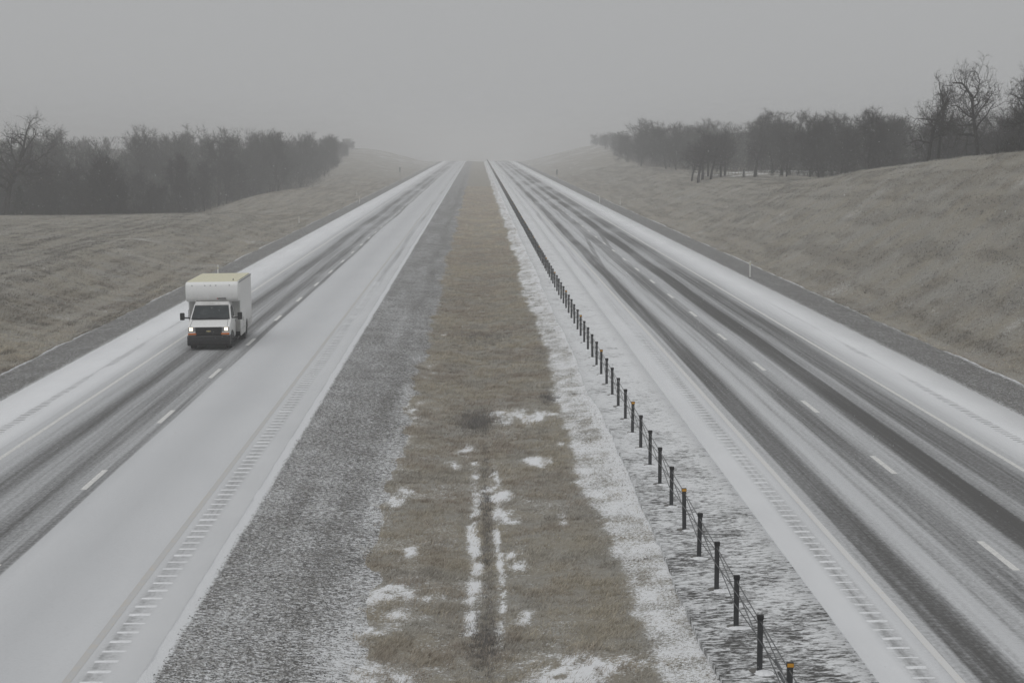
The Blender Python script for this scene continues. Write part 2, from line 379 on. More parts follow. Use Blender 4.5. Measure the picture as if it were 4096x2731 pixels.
# median: gravel side, then dead grass with snow, then snowed-over strip up to the apron
def med_z(X, Y):
    z = np.interp(X, [-6.2, -4.5, -2.6, -.6, 0, .7, 3, 4.5, 5], [-.05, -.14, -.28, -.40, -.42, -.40, -.26, -.10, -.10])
    return z + road_z(Y) + (fbm(X * 1.3, Y * 1.3, 5, 4) - 0.5) * 0.10
def gl_edge(Y): return -2.55 + edge_noise(Y, 41, 0.55) + (vnoise(Y / 0.8, Y * 0, 43) - .5) * .35
def gr_edge(Y): return 3.0 + edge_noise(Y, 44, 0.5) + (vnoise(Y / 0.8, Y * 0, 46) - .5) * .35
def blob(X, Y, cx, cy, rx, ry): return np.clip(1.25 - np.sqrt(((X - cx) / rx) ** 2 + ((Y - cy) / ry) ** 2), -1, 1)
BLOBS = [(1.9, 66.6, 1.5, 2.6), (.55, 67.2, .5, 1.4), (-2.5, 67.5, .5, 4.5), (-2.65, 60, .42, 2.6), (-2.3, 51, .3, 1.6), (2.0, 34.2, .95, 1.3), (1.2, 33.6, .45, 1.2), (.95, 43, .26, 1.5), (.78, 48.5, .33, 1.8), (.55, 52, .32, 2.6), (-2.0, 39.5, .6, .9), (-1.1, 40.2, .4, .7),
         (-2.4, 33.5, .5, .8), (-2.6, 36.4, .75, 1.1), (-1.5, 33, .32, .5), (-1.9, 44, .25, .8), (2.3, 47, .35, .6), (1.8, 57, .5, .9), (2.4, 59.5, .45, .8), (-.7, 56.5, .25, .8), (-.15, 59, .4, 1.2), (.05, 92, .3, 1.5), (-1.6, 95, .25, 1.1), (.75, 38.0, .2, .6), (.4, 36.5, .16, .6), (-2.2, 80, .35, 3)]
def med_snow(X, Y):
    s = (fbm(X * 1.2, Y * .8, 51, 4) - 0.5) * 0.55 + np.interp(Y, [30, 60, 100], [.27, .22, .05]) + .05 * (X < -.5) * (Y < 75)
    a = np.clip(1.3 - np.abs(X + .10 + .06 * np.sin(Y * .7)) / .17, -1, 1); a2 = np.clip(1.2 - np.abs(X - .50 - .05 * np.sin(Y * .5)) / .10, -1, 1)
    strip = np.maximum(a, a2) * smooth(35, 38, Y) * (1 - smooth(55, 60, Y)) * (0.40 + .45 * fbm(X * 2, Y * 1.1, 57, 3))
    q = np.maximum(strip, 0)
    wx = X + (fbm(X * 1.1, Y * 1.0, 52, 3) - .5) * 1.1; wy = Y + (fbm(X * 1.0, Y * 1.0, 53, 3) - .5) * 2.6
    for bx in BLOBS: q = np.maximum(q, np.maximum(blob(wx, wy, *bx), 0) * 0.66)
    s = s + q + smooth(.05, .5, q) * ((fbm(X * 4.0, Y * 2.6, 54, 4) - .5) * 1.5 - .14)
    s = np.maximum(s, smooth(-.15, .35, X - gr_edge(Y)) * (0.62 + (fbm(X * 1.6, Y * 1.1, 61, 4) - .5) * .5))
    s = np.maximum(s, smooth(.9, 1.3, X - gr_edge(Y)) * 0.72)
    return np.clip(s, 0, 1)
def med_cov(X, Y): return smooth(-.25, .35, X - gl_edge(Y))      # 0 on the gravel
o = grid('median_grass', np.linspace(0, 1, 64), ysB, lambda X, Y: med_z(X, Y), MMED, {'sn': med_snow}, lambda S, Y: gl_edge(Y) - .05 + S * (5.0 - gl_edge(Y)))
tag(o, kind='structure')
def gsn(X, Y):
    t = (X + 6.2) / 3.6
    return np.clip(0.9 - 10 * t, 0, 1) + np.interp(Y, [30, 60, 140], [.47, .44, .42]) + smooth(.8, 1.0, t) * .07 * (Y < 75) - .05 * np.exp(-((t - .74 - .05 * np.sin(Y / 9)) / .10) ** 2) + (fbm(X / .7, Y / 7, 311, 3) - .5) * .12
o = grid('median_gravel', np.linspace(-6.3, -2.0, 40), ysB, lambda X, Y: med_z(X, Y) + .012 - .06 * smooth(-.05, .35, X - gl_edge(Y)), MGRAV, {'sn': gsn}); tag(o, kind='structure')

def slab(name, xs, zt, material, edge=None, ys=None):
    """road sheet with a real edge at both sides"""
    s = np.array([0, 0, *np.linspace(0, 1, xs[2]), 1, 1])[1:-1]
    top = np.ones_like(s); top[0] = top[-1] = 0
    idx = np.arange(len(s)).astype(float)
    def xf(I, Y):
        S = s[I.astype(int)]; a = xs[0] + (edge(Y) if edge else 0); return a + S * (xs[1] - a)
    _tp = top
    YS = ysB if ys is None else ys
    def zf(X, Y): return road_z(Y) + zt + np.where(_tp[None, :] > 0, 0, -0.25)
    o = grid(name, idx, YS, zf, material, None, xf, False); return tag(o, kind='structure')
roadL = slab('left_carriageway', (-17.98, -6.19, 8), 0.0, ML, None, ysteps(10, 1400, 1.0, 1.01, 8))
roadR = slab('right_carriageway', (7.25, 19.40, 8), 0.0, MR, None, ysteps(10, 1400, 1.0, 1.01, 8))
apron = slab('barrier_apron', (4.42, 7.245, 5), -0.012, MAPR, lambda Y: edge_noise(Y, 71, 0.16) + (vnoise(Y / .5, Y * 0, 72) - .5) * .06)

# thin drift of snow lying along the apron's grassy edge
def ridge(name, xc, wd, ht, zb, ys, seed):
    s = np.linspace(-1, 1, 7)
    def xf(S, Y): return xc(Y) + S * wd * (0.6 + 0.8 * fbm(Y / 2, Y * 0, seed, 3))
    P0 = (1 - s ** 2)
    o = grid(name, s, ys, lambda X, Y: zb(X, Y) + P0[None, :] * ht * (0.4 + fbm(Y / 1.5, Y * 0, seed + 3, 3)) - .012, MSNOW, None, xf)
    return tag(o, kind='structure')
apx = lambda Y: 4.42 + edge_noise(Y, 71, 0.16) + (vnoise(Y / .5, Y * 0, 72) - .5) * .06

# painted lines and rumble strips (parts of the carriageways)
def strip(name, xc, wd, y0, y1, z, material, parent):
    ys = ysteps(y0, y1, 2.0, 1.02, 8)
    V = [(xc + s * wd / 2, y, float(road_z(y)) + z) for y in ys for s in (-1, 1)]
    return mesh_py(name, V, [(2 * i, 2 * i + 1, 2 * i + 3, 2 * i + 2) for i in range(len(ys) - 1)], material, parent)
strip('edge_line', -14.76, .15, 12, 990, .005, MPAINT, roadL)
strip('edge_line', -7.45, .16, 12, 300, .005, MYEL2, roadL)
strip('edge_line', 16.24, .16, 12, 990, .005, MPAINT, roadR)
strip('edge_line', 8.72, .16, 12, 300, .005, MYEL, roadR)
dash = PB().box(-.085, .085, 0, 3.05, -.002, .006).build('lane_dash', MPAINT)
def dashes(x, y0, n, parent):
    for k in range(n):
        y = y0 + k * 12.192
        if dash.parent is None: dash.parent = parent; dash.location = (x, y, 0)
        else: share('lane_dash', dash, parent, (x, y, float(road_z(y))))
dashes(-11.10, 53.65 - 3.05 - 24.384, 46, roadL)
dashes(12.28, 43.49 - 3.05 - 12.192, 46, roadR)

def bar_mesh(wd, ln, ht):
    n = 12; V = []; 
    for r, z in ((1, 0), (.96, ht * .7), (.86, ht)):
        for k in range(n):
            t = 2 * math.pi * (k + .5) / n
            cxx, cyy = math.copysign(abs(math.cos(t)) ** .35, math.cos(t)), math.copysign(abs(math.sin(t)) ** .45, math.sin(t))
            V.append((cxx * wd / 2 - (1 - r) * .1 * cxx, cyy * ln / 2 - (1 - r) * .12 * cyy, z))
    F = [(i * n + k, i * n + (k + 1) % n, (i + 1) * n + (k + 1) % n, (i + 1) * n + k) for i in range(2) for k in range(n)] + [tuple(range(2 * n, 3 * n))]
    return V, F
rb = mesh_py('rumble_bar', *bar_mesh(.46, .17, .012), MSNOW, roadL, True)
rb.location = (-6.98, 26.0, 0)
for k in range(1, 150):
    y = 26.0 + .68 * k; q = random.uniform(.5, 1.1)
    share('rumble_bar', rb, roadL, (-6.98 + random.uniform(-.015, .015), y, 0), random.uniform(-.02, .02), (random.uniform(.94, 1.04), q, q))
for k in range(150):
    y = 26.2 + .66 * k; q = random.uniform(.35, 1.0)
    share('rumble_bar', rb, roadR, (8.13 + random.uniform(-.02, .02), y, 0), random.uniform(-.03, .03), (random.uniform(.85, 1.03), q, q))
# outer shoulder grooves: dark slots half buried in snow
sl = mesh_py('rumble_slot', [(-.24, 0, .004), (.20, -.035, .004), (.24, 0, .004), (.1, .075, .004), (-.15, .085, .004), (-.22, .05, .004)], [(0, 1, 2, 3, 4, 5)], MSLOT, roadL)
sl.location = (-16.15, 48, 0)
for par, xc, y0, sg in ((roadL, -16.15, 48, 1), (roadR, 17.70, 48, -1)):
    for k in range(1, 170):
        y = y0 + .38 * k
        wv = float(fbm(np.array([y / 7]), np.array([xc]), 91, 3)[0]); q = max(0.12, min(1.0, (wv - .22) * 2.6)) * float(np.interp(y, [48, 80, 112], [1, .85, .25]))
        share('rumble_slot', sl, par, (xc + random.uniform(-.03, .03) - sg * .1 * (1 - q), y, 0), 0, (sg * q * random.uniform(.8, 1.05), random.uniform(.5, 1.0) * (.4 + .6 * q), 1))

# ------------------------------------------------------------------ cable barrier
def paint(name, base, rough=.5, metal=0, dust=0.0):
    m, nt, b = newmat(name, rough); b.inputs['Metallic'].default_value = metal
    P = pos(nt); n = noi(nt, P, 9, 5, .65)
    setc(nt, b, mixc(nt, mt(nt, 'ADD', mt(nt, 'MULTIPLY', sst(nt, n, .35, .8), .35), dust, clamp=True), base, tuple(min(1, c * .6 + .06) for c in base)))
    return m
MPOST = paint('weathered_dark_steel', (.042, .044, .047), .6); MCAP = paint('black_plastic', (.014, .014, .015), .45)
MAMB = paint('amber_reflector', (.62, .30, .025), .35); MCABLE = paint('galvanised_wire_rope', (.15, .155, .16), .5, .4)
MCONC = paint('wet_concrete', (.16, .155, .145), .8)
barrier = empty('cable_barrier', (5.2, 29.56, 0))
tag(barrier, 'cable barrier of dark steel posts and wire ropes on the apron beside the median', 'barrier')
# one post: channel section with a slot at the top
pb = PB()
pb.box(-.050, .050, -.030, -.022, -.02, 1.02).box(-.050, -.042, -.022, .030, -.02, 1.02).box(.042, .050, -.022, .030, -.02, 1.02)
p0 = pb.build('post', MPOST, barrier, .003, 1)
cap0 = PB().box(-.062, .062, -.045, .045, .985, 1.075).build('cap', MCAP, p0, .012, 2)
ref0 = PB().box(-.054, .054, -.0495, -.0455, .998, 1.062).build('reflector', MAMB, p0)
dr0 = mesh_py('snow_drift', [(math.cos(t) * r * .38 + (.06 if r else 0), math.sin(t) * r * .26 - .10, z) for r, z in ((1, -.005), (.7, .022), (.35, .045)) for t in [k * math.pi / 6 for k in range(12)]] + [(.0, -.06, .055)],
              [(i * 12 + k, i * 12 + (k + 1) % 12, (i + 1) * 12 + (k + 1) % 12, (i + 1) * 12 + k) for i in range(2) for k in range(12)] + [(24 + k, 24 + (k + 1) % 12, 36) for k in range(12)], MSNOW, p0, True)
ft0 = PB().lathe_x([(-.01, .001), (-.01, .17), (.012, .17), (.012, .001)], (0, 0, 0), 14)
ft0 = mesh_py('footing', [(y, z, x) for x, y, z in ft0.V], ft0.F, MCONC, p0)
NP = 300
for k in range(-2, NP - 2):
    y = 3.08 * k; z = float(road_z(29.56 + y)) - .012
    if k == -2: p = p0; p.location = (0, y, z); continue
    p = share('post', p0, barrier, (random.uniform(-.012, .012), y, z), random.uniform(-.05, .05))
    if random.random() < .3: p.rotation_euler[1] = random.uniform(-.02, .02)
    share('cap', cap0, p)
    if k % 5 == 0: share('reflector', ref0, p)
    if k < 60: share('snow_drift', dr0, p, (random.uniform(-.05, .05), 0, 0), 0, (random.uniform(.4, .8), random.uniform(.45, .95), random.uniform(.4, 1.0)))
    if k < 20: share('footing', ft0, p, (-.02, .03, .002))
ff = PB()
for k in range(NP - 2, NP + 22):
    y = 3.08 * k; z = float(road_z(29.56 + y)); ff.box(-.055, .055, y - .03, y + .03, z, z + 1.06)
tag(ff.build('far_post', MPOST, barrier), kind='stuff')
for ci, (hz, sg) in enumerate(((.50, 1), (.63, -1), (.76, 1), (.93, 0))):
    pts = []
    for k in range(-5, 316):
        y = 3.08 * k; pts.append((sg * .058 * (1 if k % 2 else -1), y, hz + float(road_z(29.56 + y))))
    PB().tube(pts, .0115, 5).build('cable', MCABLE, barrier, smooth_sh=True)
tb = PB()
for (yy, hz) in ((1.35, .62), (1.0, .50)):
    tb.tube([(.045, yy - .32, hz), (.045, yy - .28, hz), (.045, yy + .28, hz), (.045, yy + .32, hz)], [.012, .026, .026, .012], 8)
tb.build('turnbuckle', MCABLE, barrier)

# ------------------------------------------------------------------ delineators, sign posts, stakes
MWHITE = paint('white_plastic', (.72, .72, .70), .5); MSTEEL = paint('grey_steel', (.16, .165, .17), .55, .3); MWOOD = paint('weathered_wood', (.24, .22, .19), .9)
def gz(x, y): return float(hgt(np.array([x]), np.array([y]))[0])
def delineator(x, y, z, label, h=1.2):
    t = empty('delineator_post', (x, y, z)); tag(t, label, 'post', 'white delineator posts along the verges')
    PB().prism([(-.012, -.1), (.012, -.1), (.012, h - .06), (0, h), (-.012, h - .06)], -.05, .05).build('blade', MWHITE, t, .004, 1)
    PB().box(-.038, .038, -.0165, -.0125, h - .30, h - .14).build('reflector', paint('delineator_reflector', (.55, .50, .33), .4), t)
    PB().box(-.06, .06, -.03, .03, -.02, .07).build('base', MCAP, t, .01, 1)
delineator(19.85, 131.9, -.12, 'white delineator post on the gravel verge across from the cable barrier, close to it', 1.25)
delineator(19.80, 295, -.12, 'distant white delineator post at the snowy shoulder edge below the oak grove', 1.3)
delineator(22.9, 292, gz(22.9, 292), 'thin white marker post standing in the grass below the oak grove')
delineator(-18.4, 129, -.12, 'white delineator post on the gravel verge behind the box truck', 1.2)
delineator(-18.8, 291, -.12, 'distant white delineator post at the shoulder edge far behind the truck', 1.3)
delineator(-22.3, 228, gz(-22.3, 228), 'short white marker post on the grassy rise before the dark wood', 1.0)
delineator(-22.8, 345, gz(-22.8, 345), 'thin white marker post in the pale grass beyond the rise', 1.0)
def sign_post(x, y, label, h):
    z = -.2
    t = empty('sign_post', (x, y, z)); tag(t, label, 'sign post', 'tall sign posts far along the shoulders')
    PB().prism([(-.03, -.2), (.03, -.2), (.03, h), (-.03, h)], -.035, .035).build('pole', MSTEEL, t, .006, 1)
    PB().box(-.16, .16, -.052, -.036, h - 1.25, h - .02).build('panel', MSTEEL, t, .01, 1)
sign_post(-19.6, 463, 'tall sign post with narrow dark panel beside the truck carriageway in the mist', 3.7)
sign_post(19.7, 452, 'tall sign post with narrow dark panel below the misty hill past the oak grove', 3.3)
for k in range(6):
    x, y = -60.5 + 1.05 * k, 226 + .4 * k
    t = PB().prism([(-.02, -.3), (.02, -.3), (.02, .55), (0, .62), (-.02, .55)], -.02, .02).build('wooden_stake', MWOOD, None, .004, 1)
    t.location = (x, y, gz(x, y)); tag(t, 'short wooden stake in the row on the grassy rise before the dark wood', 'stake', 'stakes on the rise')
wf = empty('wire_fence', (0, 0, 0)); tag(wf, 'low wire fence with thin posts beside the snowy patch under the oak grove', 'fence')
wp = []
for k in range(9):
    x, y = 39.2 + .62 * k, 305 + .35 * k; z = gz(x, y)
    PB().box(x - .035, x + .035, y - .035, y + .035, z - .2, z + 1.0).build('post', MWOOD, wf, .006, 1); wp.append((x, y, z))
for hh in (.45, .9): PB().tube([(x, y - .04, z + hh) for x, y, z in wp], .012, 4).build('wire', MCABLE, wf)

# ------------------------------------------------------------------ box truck
def truck():
    T = empty('box_truck', (-12.62, 85.15, 0), R(0.9)); tag(T, 'white box truck with lit headlights and black grille driving along the snowy carriageway', 'truck')
    T.rotation_euler[1] = R(-0.7)
    def dirty(name, base, dirt, z0, z1, rough=.35):
        m, nt, b = newmat(name, rough, spec=.5); P = pos(nt); X, Y, Z = xyz(nt, P)
        n = noi(nt, scl(nt, P, 3, 3, 2), 1, 5, .65)
        k = mt(nt, 'MULTIPLY', lin(nt, Z, z0, z1, 1.0, 0.06), lin(nt, n, .3, .7, .3, 1.1), clamp=True)
        setc(nt, b, mixc(nt, k, base, dirt)); return m
    white = dirty('white_truck_paint', (.82, .825, .82), (.22, .21, .19), .3, 1.15)
    boxw = dirty('white_cargo_panel', (.80, .805, .80), (.24, .23, .21), .35, 1.5, .45)
    frontw = dirty('white_fibreglass', (.86, .865, .86), (.50, .49, .47), 1.9, 2.7, .4)
    wallw = dirty('grey_front_panel', (.50, .50, .49), (.12, .115, .105), .4, 2.3, .5)  # greyer than the other panels, mottled darker towards the bottom
    cream = paint('cream_translucent_roof', (.74, .71, .52), .5)
    black = paint('black_trim', (.012, .012, .013), .5); rub = paint('tyre_rubber', (.018, .018, .018), .85); steel = paint('white_steel_wheel', (.35, .35, .34), .5)
    alu = paint('aluminium_rail', (.34, .345, .35), .4, .5); amb = paint('amber_lens', (.60, .15, .015), .25); clear = paint('clear_lens', (.22, .22, .23), .15)
    glass, nt, b = newmat('windscreen_glass', .12, (.018, .026, .030), .22)
    P = pos(nt); setc(nt, b, mixc(nt, sst(nt, noi(nt, scl(nt, P, 2, 2, 4), 1, 4, .6), .5, .8), (.014, .021, .025), (.045, .055, .06)))
    lit, nt, b = newmat('lit_headlamp', .2, (1, .95, .85)); b.inputs['Emission Color'].default_value = (1, .86, .62, 1); b.inputs['Emission Strength'].default_value = 1.6
    gold = paint('gold_emblem', (.50, .40, .14), .35, .6); chrome = paint('emblem_chrome', (.6, .6, .6), .25, .8)
    def arch(cy, cz, r, y0, y1, n=9):
        return [(cy - r * math.cos(math.pi * k / n), cz + r * math.sin(math.pi * k / n)) for k in range(n + 1)]
    FA, RA = .95, 4.95
    # cab: lower body with wheel arch, then greenhouse
    low = [(.10, .42), (.05, .72), (.04, .92), (.07, 1.09), (.14, 1.135), (.45, 1.25), (.82, 1.375), (2.48, 1.40), (2.48, .46), (1.46, .42)] + arch(FA, .40, .46, 0, 0)[::-1] + [(.40, .42)]
    c = PB().prism(low, -.985, .985); body = c.build('cab_body', white, T, .045, 3, False)
    ghx = lambda y, z: .975 - (z - 1.36) * .20
    PB().prism([(.84, 1.37), (1.50, 2.00), (1.72, 2.09), (2.48, 2.12), (2.48, 1.37)], lambda y, z: -ghx(y, z), ghx).build('cab_greenhouse', white, T, .03, 2)
    # hood seam and cowl
    hd = PB()
    for s in (-1, 1): hd.tube([(s * .865, .075, 1.115), (s * .865, .14, 1.145), (s * .85, .45, 1.262), (s * .83, .80, 1.383)], .006, 4)
    hd.build('hood_seam', black, body)
    PB().box(-.84, .84, .76, .86, 1.372, 1.392).build('cowl', black, T)
    # windscreen follows the raked plane
    def wsp(x, t, off=.012): return (x, .84 + .66 * t - off * .69, 1.37 + .63 * t + off * .72)
    ws = PB(); V = [wsp(-.885, .04), wsp(.885, .04), wsp(.775, .94), wsp(-.775, .94)]; V += [(x, y + .02, z - .02) for x, y, z in V]
    ws.add(V, [(0, 1, 2, 3), (7, 6, 5, 4), (0, 4, 5, 1), (1, 5, 6, 2), (2, 6, 7, 3), (3, 7, 4, 0)])
    wo = ws.build('windscreen', glass, T)
    fr = PB()
    for a, b_ in (((-.90, .02), (-.785, .97)), ((.90, .02), (.785, .97)), ((-.785, .97), (.785, .97)), ((-.90, .02), (.90, .02))): fr.tube([wsp(*a, .012), wsp(*b_, .012)], .013, 5)
    fr.build('frame', black, wo)
    for s in (-.42, .30):
        w_ = PB(); w_.tube([wsp(s + .25, .01, .02), wsp(s, .05, .03), wsp(s - .45, .10, .024)], .011, 5); w_.build('wiper', black, T)
    PB().box(-.10, .10, 1.33, 1.36, 1.80, 1.86).build('mirror_inside', black, wo)
    PB().add([wsp(-.03, .78, .016), wsp(.03, .78, .016), wsp(.03, .80, .016), wsp(-.03, .80, .016)], [(0, 1, 2, 3)]).build('sticker', chrome, wo)
    for s in (-1, 1):
        d = PB().box(min(s * .984, s * .994), max(s * .984, s * .994), 1.42, 2.30, .50, 1.36).build('door', white, T, .004, 1)
        PB().box(min(s * .994, s * 1.02), max(s * .994, s * 1.02), 2.10, 2.24, 1.16, 1.20).build('handle', black, d, .006, 1)
        q = [(1.02, 1.43), (1.50, 1.89), (2.26, 1.95), (2.26, 1.43)]
        o1 = lambda y, z: s * (ghx(y, z) + .008); o2 = lambda y, z: s * (ghx(y, z) - .02)
        PB().prism(q, o2, o1).build('side_window', glass, T)
        # headlamp cluster
        h = PB().box(min(s * .62, s * .955), max(s * .62, s * .955), .018, .10, .885, 1.085).build('headlight', clear, T, .02, 2)
        PB().box(min(s * .735, s * .905), max(s * .735, s * .905), .003, .03, .915, 1.065).build('lit_lens', lit, h, .025, 2)
        PB().box(min(s * .57, s * .965), max(s * .57, s * .965), .012, .09, .725, .805).build('turn_signal', amb, T, .015, 2)
        m_ = PB(); m_.tube([(s * .95, 1.16, 1.42), (s * 1.12, 1.10, 1.43), (s * 1.30, 1.06, 1.45)], .035, 6); mi = m_.build('mirror_arm', black, T)
        PB().box(min(s * 1.25, s * 1.47), max(s * 1.25, s * 1.47), 1.01, 1.13, 1.33, 1.68).build('mirror', black, T, .04, 3)
        mb = PB(); mb.prism([(.30, .70), (1.50, .70), (1.50, .40)] + arch(FA, .40, .45, 0, 0)[::-1] + [(.30, .40)], s * .978, s * 1.004); mb.build('fender_lip', black, T, .006, 1)
        # box side
        bs = [(2.46, .42), (2.46, 3.08), (7.2, 3.08), (7.2, .55), (RA + .72, .55)] + arch(RA, .50, .52, 0, 0)[::-1] + [(RA - .72, .42)]
        sd = PB().prism(bs, s * 1.20, s * 1.25).build('cargo_side', boxw, T, .008, 1)
        PB().box(min(s * 1.25, s * 1.262), max(s * 1.25, s * 1.262), 1.85, 7.19, 3.00, 3.085).build('roof_rail', alu, sd, .004, 1)
        PB().box(min(s * 1.25, s * 1.256), max(s * 1.25, s * 1.256), 2.50, RA - .75, .72, .745).build('skirt_rail', alu, sd)
        PB().box(min(s * 1.25, s * 1.256), max(s * 1.25, s * 1.256), RA + .75, 7.18, .86, .885).build('skirt_rail', alu, sd)
        PB().box(min(s * 1.251, s * 1.257), max(s * 1.251, s * 1.257), 3.25, 3.36, 1.08, 1.26).build('fuel_door', black, sd, .004, 1)
        for (cy, xo, xi, nm) in ((FA, .965, .72, 'front'), (RA, 1.17, .70, 'rear')):
            wh = empty('wheel', (0, 0, 0), 0, T)
            x0, x1 = (xi - xo) * s, 0
            PB().lathe_x([(x0, .22), (x0, .36), (x0 * .9, .385), (x0 * .1, .385), (0, .36), (0, .22)], (s * xo, cy, .385), 30).build('tyre', rub, wh, 0, 2, False)
            PB().lathe_x([(x0 * .85, .05), (x0 * .85, .225), (-s * .01, .225), (-s * .02, .20), (-s * .07, .17), (-s * .07, .09), (0, .07), (0, .01)], (s * xo, cy, .385), 24).build('rim', steel, wh)
        PB().box(min(s * .75, s * 1.18), max(s * .75, s * 1.18), RA + .62, RA + .64, .18, .62).build('mudflap', rub, T)
        st = PB().box(min(s * .92, s * 1.16), max(s * .92, s * 1.16), 1.55, 2.44, .34, .40); st.build('step', black, T, .01, 1)
    # grille, emblem, bumper
    PB().box(-.615, .615, .022, .10, .70, 1.085).build('grille', black, T, .01, 1)
    for z in (.76, .83, .955, 1.02): PB().box(-.59, .59, .010, .024, z, z + .022).build('grille_bar', paint('grille_plastic', (.024, .024, .026), .4), T)
    PB().box(-.61, .61, .008, .03, .868, .918).build('grille_bar', black, T, .006, 1)
    em = [(-.115, .030), (-.115, -.020), (-.035, -.020), (-.035, -.036), (.05, -.036), (.045, -.020), (.122, -.020), (.108, .030), (.035, .030), (.035, .044), (-.045, .044), (-.04, .030)]
    e_ = PB().add([(x, -.004, .893 + z) for x, z in em] + [(x, .012, .893 + z) for x, z in em], [tuple(range(12)), tuple(range(12, 24))[::-1]] + [(i, (i + 1) % 12, 12 + (i + 1) % 12, 12 + i) for i in range(12)]).build('emblem', chrome, T)
    PB().add([(x * .86, -.006, .894 + z * .72) for x, z in em], [tuple(range(12))]).build('emblem_face', gold, e_)
    PB().prism([(-.09, .30), (-.10, .45), (-.07, .66), (-.01, .70), (.40, .70), (.40, .40), (.10, .22), (-.03, .22)], -1.0, 1.0).build('bumper', black, T, .05, 3)
    PB().box(-.45, .45, -.106, -.09, .50, .53).build('bumper_trim', paint('worn_black_plastic', (.03, .03, .031), .6), T)
    PB().box(-.80, .80, .10, 2.4, .26, .42).build('underbody', black, T)
    PB().box(-.55, .55, 2.4, 7.0, .45, .62).build('chassis_rail', black, T)
    PB().box(-.62, .62, RA - .08, RA + .08, .30, .46).build('rear_axle', black, T, .03, 2)
    # cargo box
    PB().box(-1.20, 1.20, 2.465, 2.50, .62, 2.5).build('cargo_front_wall', wallw, T)
    PB().box(-1.20, 1.20, 7.14, 7.19, .60, 3.08).build('cargo_rear_door', boxw, T)
    PB().box(-1.20, 1.20, 2.50, 7.14, .60, .66).build('cargo_floor', black, T)
    nz = PB().prism([(2.50, 2.10), (1.78, 2.14), (1.60, 2.26), (1.52, 2.6), (1.56, 2.98), (1.66, 3.09), (2.50, 3.095)], -1.252, 1.252).build('cab_over_nose', frontw, T, .13, 5, True)
    PB().prism([(2.47, 2.02), (1.52, 1.99), (1.60, 2.16), (2.47, 2.16)], -.80, .80).build('roof_fairing', frontw, T, .03, 2)
    PB().prism([(1.72, 3.09), (1.85, 3.115), (7.17, 3.115), (7.17, 3.085), (1.85, 3.085)], -1.19, 1.19).build('roof', cream, T, .008, 1)
    PB().prism([(2.02, 3.11), (2.16, 3.11), (2.13, 3.20)], .95, .985).build('antenna_fin', black, T)
    for x in (-.93, -.32, -.06, .20, .84):
        PB().box(x - .022, x + .022, 1.545, 1.60, 2.905, 2.945).build('marker_light', amb if False else black, T, .008, 2)
    bd = PB().box(.30, .66, 1.560, 1.60, 2.255, 2.325); bdo = bd.build('badge', black, T, .004, 1)
    PB().add([(.225, 1.575, 2.325), (.285, 1.575, 2.325), (.285, 1.575, 2.262), (.262, 1.575, 2.262)], [(0, 1, 2, 3)]).build('badge_mark', paint('red_badge_mark', (.36, .05, .04), .4), bdo)
    cu = bpy.data.curves.new('lettering', 'FONT'); cu.body = 'MORGAN'; cu.size = .062; cu.extrude = .001; cu.shear = .25; cu.space_character = 1.25
    tx = bpy.data.objects.new('lettering', cu); put(tx); dg = bpy.context.evaluated_depsgraph_get()
    me = bpy.data.meshes.new_from_object(tx.evaluated_get(dg)); bpy.data.objects.remove(tx)
    lo = bpy.data.objects.new('lettering', me); me.materials.clear(); me.materials.append(MWHITE); put(lo, bdo)
    lo.rotation_euler = (R(90), 0, 0); lo.location = (.325, 1.556, 2.268)
    gh = PB().tube([(-1.19, 2.40, 1.25), (-1.24, 2.36, 1.28), (-1.24, 2.36, 1.70), (-1.19, 2.40, 1.73)], .014, 6); gh.build('grab_handle', black, T)
    return T
truck()

# ------------------------------------------------------------------ trees
def bark(name, base):
    m, nt, b = newmat(name, .95, spec=.1); P = pos(nt)
    setc(nt, b, mixc(nt, sst(nt, noi(nt, scl(nt, P, 6, 6, 1.5), 1, 4, .6), .3, .75), base, tuple(c * 1.8 + .015 for c in base))); return m
MBARK = bark('dark_bark', (.026, .0245, .023)); MTWIG = bark('grey_twigs', (.028, .0268, .0255)); MLEAF = bark('dead_oak_leaves', (.055, .048, .036)); MCED = bark('cedar_needles', (.030, .036, .028))

